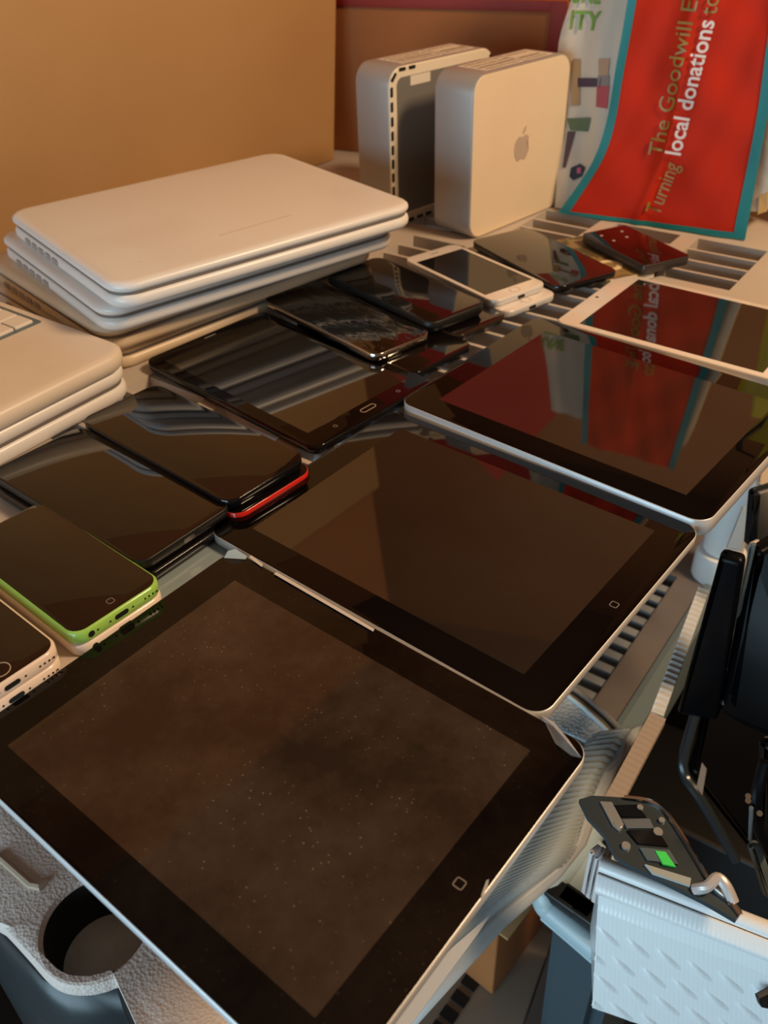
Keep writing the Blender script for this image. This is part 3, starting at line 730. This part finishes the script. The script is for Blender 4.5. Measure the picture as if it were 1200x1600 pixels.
dn = Vector((0, 0, -.05))
rings.append([bm.verts.new(h2[k]+Vector((0, 0, -.003))) for k in range(NN)])
rings.append([bm.verts.new(h2[k]+(eo[k]-h2[k]).normalized()*.003) for k in range(NN)])
rings.append([bm.verts.new(eo[k]-(eo[k]-h2[k]).normalized()*.008) for k in range(NN)])
rings.append([bm.verts.new(eo[k]-(eo[k]-h2[k]).normalized()*.0025+Vector((0, 0, -.0022))) for k in range(NN)])
rings.append([bm.verts.new(eo[k]+Vector((0, 0, -.008))) for k in range(NN)])
rings.append([bm.verts.new(eo[k]+Vector((0, 0, -.012))) for k in range(NN)])
for a_, b_ in zip(rings, rings[1:]):
    for k in range(NN): bm.faces.new((a_[k], a_[(k+1) % NN], b_[(k+1) % NN], b_[k]))
cartobj('handle_deck', tomesh(bm), M_peb)
bm = bmesh.new(); R_ = []
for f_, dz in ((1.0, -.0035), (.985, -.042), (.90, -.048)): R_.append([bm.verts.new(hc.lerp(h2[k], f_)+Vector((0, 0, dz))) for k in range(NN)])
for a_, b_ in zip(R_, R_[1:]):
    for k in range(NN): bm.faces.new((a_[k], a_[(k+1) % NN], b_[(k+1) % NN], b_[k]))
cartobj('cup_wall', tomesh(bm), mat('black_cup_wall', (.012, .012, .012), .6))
bm = bmesh.new(); bm.faces.new([bm.verts.new(hc.lerp(h2[k], .90)+Vector((0, 0, -.048))) for k in range(NN)])
cartobj('cup_bottom', tomesh(bm), mat('dusty_cup_bottom', (.80, .70, .58), .6, noise=(30, (.6, .52, .42), .4, .7)))
gp = [at(u, v, ZC+.001) for u, v in ((-6, 1335), (48, 1383), (62, 1386), (70, 1377), (78, 1372))]
cartobj('deck_groove', tube(gp, [.0028, .0032, .0036, .003, .0012], 8), mat('warm_pebbled_ridge', (.50, .38, .28), .5))
# dark skirt beneath the handle
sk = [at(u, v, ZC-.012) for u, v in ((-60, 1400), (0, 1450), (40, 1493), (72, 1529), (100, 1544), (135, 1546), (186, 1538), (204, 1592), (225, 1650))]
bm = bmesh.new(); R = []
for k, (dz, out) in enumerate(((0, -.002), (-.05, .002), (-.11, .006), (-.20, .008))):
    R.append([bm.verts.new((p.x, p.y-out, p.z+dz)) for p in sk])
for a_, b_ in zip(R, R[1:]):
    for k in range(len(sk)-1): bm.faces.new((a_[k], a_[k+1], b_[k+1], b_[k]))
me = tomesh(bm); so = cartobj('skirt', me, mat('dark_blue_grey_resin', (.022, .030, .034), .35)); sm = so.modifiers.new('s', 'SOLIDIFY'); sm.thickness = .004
# ribbed side: sloping panel with real ribs, smooth band outside it
def strip(pts_in, pts_out, n, z_in, z_out, m, name, ribs=0, amp=0):
    A_ = spline([at(u, v, z_in) for u, v in pts_in], 12, False); B_ = spline([at(u, v, z_out) for u, v in pts_out], 12, False)
    bm = bmesh.new(); G = []
    cols_ = max(2, ribs*6) if ribs else 6
    for i in range(cols_+1):
        f = i/cols_; x = f*(len(A_)-1); k = min(int(x), len(A_)-2); a = A_[k].lerp(A_[k+1], x-k); b = B_[k].lerp(B_[k+1], x-k)
        h = amp*(.5+.5*math.cos(2*math.pi*ribs*f)) if ribs else 0
        G.append([bm.verts.new(a.lerp(b, j/n)+Vector((0, 0, h if 0 < j < n else 0))) for j in range(n+1)])
    for i in range(cols_):
        for j in range(n): bm.faces.new((G[i][j], G[i+1][j], G[i+1][j+1], G[i][j+1]))
    o = cartobj(name, tomesh(bm), m); s_ = o.modifiers.new('s', 'SOLIDIFY'); s_.thickness = .003; s_.offset = -1
    return o
M_rib = mat('grey_ribbed_resin', (.36, .42, .44), .5)
M_band = mat('pale_grey_resin_band', (.38, .40, .40), .45)
strip([(930, 1150), (860, 1225), (760, 1340), (660, 1440), (560, 1560), (520, 1640)], [(985, 1140), (934, 1218), (905, 1290), (886, 1340), (800, 1405), (690, 1495)], 5, ZC+.004, ZC-.01, M_rib, 'ribbed_panel', ribs=46, amp=.0042)
strip([(985, 1140), (934, 1218), (905, 1290), (886, 1340), (800, 1405), (620, 1560)], [(1006, 1130), (954, 1215), (925, 1290), (893, 1352), (810, 1425), (630, 1625)], 3, ZC-.010, ZC-.016, M_band, 'smooth_band')
# mesh recess and dark rounded channel at the cart's rear corner
M_mesh = mat('blue_grey_mesh', (.50, .58, .62), .45, bump=('voronoi', 330, .9, .002))
def plate(px, z, t, m, name, bev=.002):
    P = [at(u, v, z) for u, v in px]; P = spline(P, 5); return cartobj(name, prism_pts([(p.x, p.y) for p in P], z-t, z, 0), m)
plate([(862, 1060), (905, 1084), (955, 1126), (972, 1153), (966, 1182), (932, 1212), (895, 1236), (850, 1270), (780, 1230), (820, 1120)], ZC-.012, .03, mat('dark_grey_channel', (.15, .145, .14), .45), 'corner_channel')
plate([(858, 1082), (888, 1088), (946, 1138), (957, 1160), (938, 1168), (900, 1150), (848, 1126)], ZC-.009, .004, M_mesh, 'mesh_pocket')
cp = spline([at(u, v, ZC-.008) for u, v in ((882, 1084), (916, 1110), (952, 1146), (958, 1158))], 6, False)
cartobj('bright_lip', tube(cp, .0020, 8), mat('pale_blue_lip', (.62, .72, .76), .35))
cp = spline([at(u, v, ZC-.010) for u, v in ((868, 1064), (907, 1085), (956, 1127), (973, 1154), (967, 1182), (934, 1212), (896, 1238), (855, 1266))], 6, False)
cartobj('channel_rim', tube(cp, .0030, 10), mat('grey_channel_rim', (.24, .23, .22), .45))
# white folded sheet tucked beneath the front tablet
sh = at(690, 1500, ZC+.03)
q = [at(u, v, ZC+.012) for u, v in ((768, 1428), (745, 1462), (600, 1660), (500, 1660))]
po = link('plastic_sheet', slab4(q, .0012, .0003), mat('white_glossy_sheet', (.60, .60, .60), .22)); tag(po, 'white glossy sheet between the front tablet edge and the ribbed cart', 'sheet')

# bottom level: slotted board, carton, bar and scraps
ZB = -.62
M_brd = mat('worn_beige_board', (.32, .24, .17), .6, noise=(12, (.28, .22, .17), .4, .7))
bd = thing('slotted_board', 'worn beige board with black square slots, low under the ribbed cart', 'board', tuple(at(740, 1560, ZB)))
q = [at(u, v, ZB) for u, v in ((780, 1435), (865, 1470), (800, 1660), (560, 1660))]
bo = link('board', slab4(q, .02, .002), M_brd); bo.parent = bd; bo.matrix_parent_inverse = Matrix.Translation(bd.location).inverted()
bm = bmesh.new()
ang = (at(702, 1585, ZB)-at(779, 1471, ZB)); an = math.atan2(ang.y, ang.x)
for u, v in ((783, 1466), (768, 1488), (735, 1535), (719, 1560), (702, 1585), (686, 1609)):
    c = at(u, v, ZB+.0215); add_box(bm, (0, 0, 0), (.012, .016, .003), Matrix.Translation(c) @ Matrix.Rotation(an, 4, 'Z'))
bo = link('slots', tomesh(bm), M_hole); bo.parent = bd; bo.matrix_parent_inverse = Matrix.Translation(bd.location).inverted()
cc = at(812, 1496, ZB+.021)
cb = thing('cardboard_box', 'small brown cardboard box low down between the ribbed cart and blue grey bin', 'cardboard box', (cc.x, cc.y, ZB+.021), 48*D2R)
link('carton', boxm((0, .06, .06), (.10, .12, .12), .002), M_card2, cb)
link('flap', boxm((0, .02, .122), (.098, .06, .003), .0005), M_card, cb)
ob = link('white_bar', slab4([at(-10, 1515, -.50), at(15, 1506, -.50), at(110, 1640, -.50), at(70, 1640, -.50)], .012, .002), mat('dusty_white_bar', (.50, .48, .44), .5)); tag(ob, 'dusty white bar low in the bottom left corner', 'bar')
ob = link('black_crate', slab4([at(-80, 1500, -.66), at(0, 1535, -.66), at(90, 1680, -.66), at(-80, 1680, -.66)], .1, .004), M_blackm); tag(ob, 'black plastic crate beneath the white bar, bottom left corner', 'crate')
# crumpled printed packet
pk = at(325, 1590, -.42)
bm = bmesh.new(); bmesh.ops.create_grid(bm, x_segments=14, y_segments=10, size=.5)
for v in bm.verts: v.co = Vector((v.co.x*.09, v.co.y*.06, .006*math.sin(v.co.x*17)+.005*math.cos(v.co.y*13+v.co.x*7)))
po = link('crumpled_packet', tomesh(bm), mat('printed_packet', (.62, .56, .46), .4, noise=(70, (.30, .34, .30), .5, .58)), loc=(pk.x, pk.y, -.42), rot=(0, .1, -.6)); s_ = po.modifiers.new('s', 'SOLIDIFY'); s_.thickness = .001
tag(po, 'small crumpled printed packet under the bottom edge of the front tablet', 'packet')

# ------------------------------------------------------------------ bin with clipped lid
M_bin = mat('blue_grey_tub', (.05, .075, .09), .4); M_lid = mat('pale_blue_lid', (.42, .54, .58), .4)
bz = -.36
tub = thing('storage_tub', 'blue grey plastic tub with pale lid rim, left of the white basket', 'tub', tuple(at(950, 1500, bz-.3)))
def kid(par, name, me, m, smooth=35):
    o = link(name, me, m, smooth=smooth); o.parent = par; o.matrix_parent_inverse = (Matrix.Translation(par.location) @ par.rotation_euler.to_matrix().to_4x4()).inverted(); return o
P0, P1, P2, P3 = at(862, 1405, bz), at(960, 1500, bz), at(1060, 1380, bz), at(940, 1280, bz)
bm = bmesh.new(); tp = [bm.verts.new(p+Vector((0, 0, -.012))) for p in (P0, P1, P2, P3)]
cen = (P0+P1+P2+P3)/4; bt = [bm.verts.new(cen+(p-cen)*.86+Vector((0, 0, -.32))) for p in (P0, P1, P2, P3)]
for i in range(4): bm.faces.new((tp[i], tp[(i+1) % 4], bt[(i+1) % 4], bt[i]))
bm.faces.new(bt[::-1]); bm.faces.new(tp); bmesh.ops.bevel(bm, geom=[e for e in bm.edges if abs(e.verts[0].co.z-e.verts[1].co.z) > .1], offset=.012, segments=4, affect='EDGES')
kid(tub, 'body', tomesh(bm), M_bin)
rim = spline([at(935, 1285, bz+.004), at(905, 1318, bz+.006), at(872, 1362, bz+.006), at(853, 1392, bz+.002), at(853, 1410, bz-.006), at(868, 1425, bz-.010), at(935, 1482, bz-.012)], 8, False)
kid(tub, 'lid_rim', tube(rim, [.013]*24+[.011]*(len(rim)-24), 14), M_lid)
q = [at(930, 1310, bz+.004), at(985, 1370, bz+.004), at(960, 1470, bz-.002), at(880, 1395, bz-.002)]
kid(tub, 'lid', slab4(q, .006, .0015), M_lid)
q = [at(852, 1408, bz-.006), at(936, 1478, bz-.006), at(936, 1500, bz-.022), at(852, 1428, bz-.022)]
kid(tub, 'lid_front', slab4(q, .008, .0015), M_lid)
for (u0, v0, u1, v1) in ((872, 1396, 892, 1410), (890, 1402, 912, 1424), (908, 1420, 934, 1440)):
    kid(tub, 'latch', boxm((0, 0, 0), (.030, .018, .012), .002, Matrix.Translation(at((u0+u1)/2, (v0+v1)/2, bz+.008)) @ Matrix.Rotation(-42*D2R, 4, 'Z')), M_blackm)

# ------------------------------------------------------------------ white basket
wz = -.20
M_bask = mat('white_moulded_plastic', (.80, .82, .82), .28, coat=.3)
bask = thing('white_basket', 'white moulded plastic basket in the bottom right corner, woven relief on its side', 'basket', tuple(at(1060, 1500, wz-.2)))
def bp3(u, v, z): return at(u, v, z)
topL, topR = at(938, 1352, wz), at(1235, 1468, wz)
botL, botR = at(926, 1572, wz-.13), at(1235, 1680, wz-.13)
bx = (topR-topL).normalized(); inward = Vector((-bx.y, bx.x, 0))
if inward.y < 0: inward = -inward
rows_ = [(0, .002, -.004), (.0, -.006, 0), (.03, -.010, -.004), (.08, -.010, -.008), (.14, -.004, 0), (.19, -.0035, 0), (.21, -.0005, 0), (1, 0, 0)]
bm = bmesh.new(); NU = 46; NV = 60; G = []
def face_pt(u, v):
    p = topL.lerp(topR, u).lerp(botL.lerp(botR, u), v)
    out = .010*max(0, 1-abs(v-.06)/.10)**.6 if v < .16 else 0
    out += .0015*math.sin(v*22) if v < .3 else 0
    # woven relief: short slanted bumps in offset rows
    rr = (v-.36)/.17; row = math.floor(rr); fr = rr-row
    uu = (u*6.2+.45*(row % 2)); fu = min(1, (uu-math.floor(uu))*1.25)
    if row >= 0: out += .0022*math.exp(-((fr-.25-.45*fu)/.075)**2)*math.sin(math.pi*fu)
    out += .00005*math.sin(u*260)
    return p-inward*out
NU, NV = 150, 150
G = [[bm.verts.new(face_pt(i/NU, j/NV)) for j in range(NV+1)] for i in range(NU+1)]
for i in range(NU):
    for j in range(NV): bm.faces.new((G[i][j], G[i+1][j], G[i+1][j+1], G[i][j+1]))
o = kid(bask, 'front_side', tomesh(bm), M_bask, 70); s_ = o.modifiers.new('s', 'SOLIDIFY'); s_.thickness = .003; s_.offset = 0
kid(bask, 'rim', tube([topL+Vector((0, 0, .001)), topL.lerp(topR, .5)+Vector((0, 0, .001)), topR+Vector((0, 0, .001))], .0055, 12), M_bask)
# left side running back, with folds at the corner
tb = at(958, 1318, wz+.005); 
for k, (du, dv, z_) in enumerate(((0, 0, 0), (-9, -4, .004), (-16, -8, .010))):
    a0 = at(936+du, 1345+dv*2, wz+z_); a1 = at(950+du, 1325+dv, wz+z_)
    q = [a0, a1, a1+Vector((0, 0, -.05)), a0+Vector((0, 0, -.05))]
    kid(bask, 'corner_fold', slab4(q, .004, .001), mat('pinkish_white_plastic', (.62, .56, .54), .35))
q = [topL, topL+inward*.03, topL+inward*.03+Vector((0, 0, -.13)), botL]
kid(bask, 'left_side', slab4(q, .003, .0006), M_bask)
q = [botL, botR, botR+inward*.05, botL+inward*.05]
kid(bask, 'bottom', slab4(q, .003, .0006), M_bask)
q = [at(1180, 1543, wz-.045), at(1204, 1530, wz-.045), at(1210, 1562, wz-.06), at(1184, 1556, wz-.06)]
kid(bask, 'grip_opening', slab4([p_-inward*.004 for p_ in q], .004, .0006), M_hole)

# phone frame with its innards on the basket
fz = wz+.022
fr = thing('phone_frame', 'gutted phone frame with a bright green sticker lying over the white basket', 'phone part', tuple(at(1030, 1320, fz)))
px = [(905, 1249), (925, 1243), (975, 1246), (1012, 1251), (1034, 1262), (1052, 1285), (1082, 1332), (1108, 1376), (1130, 1384), (1160, 1424), (1150, 1437), (1100, 1408), (1040, 1378), (985, 1352), (962, 1338), (945, 1305), (918, 1276)]
pts = [at(u, v, fz-.0*(u-900)) for u, v in px]
kid(fr, 'chassis', prism_pts([(p.x, p.y) for p in pts], fz-.004, fz), mat('dark_slate_metal', (.045, .060, .070), .35, .3))
e1 = spline([at(u, v, fz+.001) for u, v in ((975, 1246), (1012, 1251), (1036, 1264), (1054, 1288), (1082, 1332), (1110, 1378), (1135, 1402), (1158, 1430))], 6, False)
kid(fr, 'edge_rail', tube(e1, .0016, 8), M_steel)
def dec(pp, m, name, h=.0015, par=fr, z=None):
    P = [at(u, v, z if z else fz+h) for u, v in pp]
    return kid(par, name, prism_pts([(p.x, p.y) for p in P], (z or fz+h)-h-.0005, z or fz+h), m)
dec([(938, 1252), (956, 1253), (975, 1288), (968, 1298), (958, 1290)], mat('bright_bracket', (.55, .55, .54), .3, .7), 'bracket')
dec([(958, 1258), (995, 1257), (1010, 1276), (972, 1276)], M_black, 'shield_plate')
dec([(972, 1280), (1015, 1279), (1022, 1294), (980, 1294)], mat('slate_shield', (.16, .18, .20), .4, .3), 'shield_plate')
dec([(980, 1297), (1028, 1297), (1044, 1322), (998, 1318)], M_black, 'battery')
dec([(1000, 1324), (1046, 1328), (1060, 1350), (1012, 1344)], mat('blue_slate', (.10, .14, .16), .3), 'shield_plate')
dec([(1024, 1329), (1040, 1331), (1056, 1354), (1036, 1350)], mat('bright_green_sticker', (.05, .82, .12), .5), 'green_sticker', .0022)
dec([(1008, 1350), (1080, 1372), (1078, 1384), (1020, 1364)], mat('frosted_strip', (.40, .44, .43), .25), 'frosted_strip', .002)
for u, v, r in ((966, 1288, .0028), (1028, 1300, .0030), (978, 1322, .0028), (1000, 1262, .002), (1034, 1282, .002)):
    c = at(u, v, fz+.001); kid(fr, 'screw', prism_pts([(c.x+r*math.cos(k*math.pi/6), c.y+r*math.sin(k*math.pi/6)) for k in range(12)], fz, fz+.002), mat('bright_bracket', (.55, .55, .54), .3, .7))
c = at(1120, 1390, fz)
kid(fr, 'metal_curl', tube(spline([at(1085, 1390, fz), at(1105, 1385, fz+.006), at(1120, 1372, fz+.008), at(1134, 1384, fz+.006), at(1146, 1410, fz)], 5, False), .0035, 10), mat('pale_curl', (.60, .56, .54), .3, .3))

# ------------------------------------------------------------------ corrugated sheet edge
M_cor = mat('white_corrugated_plastic', (.62, .64, .64), .4); M_cor2 = mat('beige_worn_corrugated', (.36, .28, .22), .6)
cz = -.20
cs = thing('corrugated_strip', 'ribbed white strip running along the right side of the lower shelf', 'strip', tuple(at(1010, 1100, cz)))
def corr(pa, pb, wpx, n, m, name, z0, z1):
    A0, A1 = at(*pa, z0), at(*pb, z1); d_ = (A1-A0); L_ = d_.length; d_ = d_/L_; s_ = d_.cross(Vector((0, 0, 1))).normalized()
    if s_.x < 0: s_ = -s_
    bm = bmesh.new(); G = []; K = n*6
    for i in range(K+1):
        p = A0+d_*L_*i/K; h = (.0009 if m is M_cor else .0002)*math.cos(2*math.pi*n*i/K)
        w_ = wpx*(1+.0*i/K)
        G.append([bm.verts.new(p+Vector((0, 0, h-.008))), bm.verts.new(p+Vector((0, 0, h))), bm.verts.new(p+s_*w_+Vector((0, 0, h-.001))), bm.verts.new(p+s_*w_+Vector((0, 0, h-.008)))])
    for i in range(K):
        for j in range(4): bm.faces.new((G[i][j], G[i+1][j], G[i+1][(j+1) % 4], G[i][(j+1) % 4]))
    bm.faces.new(G[0]); bm.faces.new(G[-1][::-1])
    kid(cs, name, tomesh(bm), m)
corr((1091, 918), (1017, 1112), .0095, 24, M_cor, 'white_section', cz, cz)
corr((1017, 1112), (926, 1280), .012, 20, M_cor2, 'beige_section', cz, cz)

# ------------------------------------------------------------------ black screens and shells standing at the right
M_gl = mat('glossy_black_shell', (.003, .003, .004), .3, ior=1.2); M_edge = mat('blue_black_bevel', (.02, .028, .035), .25)
def shell(label, cs_, th=.012, m=M_gl, cat='laptop shell', name='laptop_shell'):
    q = [at(u, v, z) for u, v, z in cs_]
    o = thing(name, label, cat, tuple(q[3]), group='black shells standing at the right')
    kid(o, 'panel', slab4(q, th, .004), m); return o, q
s1, q1 = shell('black shell with a notched top, leftmost of those standing at the right', [(1130, 852, -.06), (1168, 862, -.06), (1126, 1110, -.24), (1062, 1100, -.26)])
s2, q2 = shell('tall black shell just right of the notched one, pale streak on its edge', [(1168, 852, -.07), (1250, 800, -.07), (1290, 1180, -.20), (1120, 1110, -.235)])
kid(s2, 'edge_streak', tube(spline([at(1178, 850, -.055), at(1160, 930, -.11), at(1146, 1010, -.17), at(1130, 1100, -.225)], 6, False), .0016, 8), mat('silver_blue_edge', (.20, .27, .29), .25, .5))
s3, q3 = shell('black bezel with rounded corner and a small tan label', [(1108, 1040, -.24), (1290, 1000, -.24), (1290, 1480, -.40), (1070, 1200, -.31)])
kid(s3, 'rounded_edge', tube(spline([at(1105, 1040, -.235), at(1085, 1120, -.27), at(1069, 1180, -.295), at(1070, 1212, -.308), at(1092, 1244, -.315), at(1125, 1300, -.34), at(1150, 1345, -.36)], 6, False), .0045, 10), M_edge)
kid(s3, 'tan_label', slab4([at(1098, 1191, -.27), at(1105, 1201, -.27), at(1098, 1242, -.29), at(1090, 1228, -.29)], .001, .0002), mat('tan_label', (.62, .40, .26), .6))
s4, q4 = shell('glossy black gadget with silver screws at the right picture edge', [(1182, 1150, -.14), (1290, 1120, -.14), (1290, 1400, -.24), (1178, 1300, -.22)], cat='gadget shell')
kid(s4, 'rounded_edge', tube(spline([at(1196, 1190, -.135), at(1181, 1250, -.16), at(1184, 1290, -.18), at(1204, 1335, -.20)], 6, False), .004, 10), M_gl)
for u, v in ((1169, 1244), (1187, 1271), (1169, 1251)): kid(s4, 'screw', tube([at(u, v, -.13), at(u, v, -.134)], .0018, 10), M_steel)
kid(s4, 'slate_tab', slab4([at(1165, 1318, -.20), at(1178, 1310, -.20), at(1208, 1400, -.24), at(1190, 1398, -.24)], .006, .0015), mat('slate_tab', (.10, .13, .145), .5))
kid(s4, 'peg', tube([at(1174, 1262, -.16), at(1172, 1312, -.195)], .0014, 8), mat('slate_tab', (.10, .13, .145), .5))
# clutter above them
s5, q5 = shell('black angled bracket near the post, upper right', [(1166, 762, -.10), (1230, 740, -.10), (1230, 860, -.13), (1158, 852, -.15)], m=M_blackm, cat='bracket', name='black_bracket')
kid(s5, 'pale_clip', slab4([at(1170, 848, -.09), at(1182, 842, -.09), at(1177, 882, -.10), at(1166, 872, -.10)], .003, .0006), mat('pale_clip', (.62, .54, .48), .4))
gs = link('grey_plate', slab4([at(1160, 790, -.20), at(1172, 792, -.20), at(1158, 860, -.24), at(1134, 856, -.24)], .003, .0008), mat('clear_grey_plate', (.34, .38, .40), .3)); tag(gs, 'translucent grey plate between the pale post and the black bracket', 'plate')
og = link('beige_panel', slab4([at(1186, 700, -.10), at(1240, 650, -.10), at(1240, 880, -.16), at(1180, 755, -.12)], .004, .001), mat('beige_panel', (.50, .40, .31), .5)); tag(og, 'beige panel just below the right corner of the thick silver tablet', 'panel')
# a box that holds the standing shells, resting on the floor
hb = at(1150, 1150, -.5)
hx = thing('storage_crate', 'dark crate holding the standing black shells', 'crate', (hb.x+.06, hb.y-.02, -1.1), -35*D2R)
for (c_, s_) in (((0, .17, .32), (.36, .008, .64)), ((0, -.17, .30), (.36, .008, .60)), ((-.18, 0, .30), (.008, .34, .60)), ((.18, 0, .30), (.008, .34, .60)), ((0, 0, .36), (.36, .34, .008))):
    link('side', boxm(c_, s_, .002), M_blackm, hx)
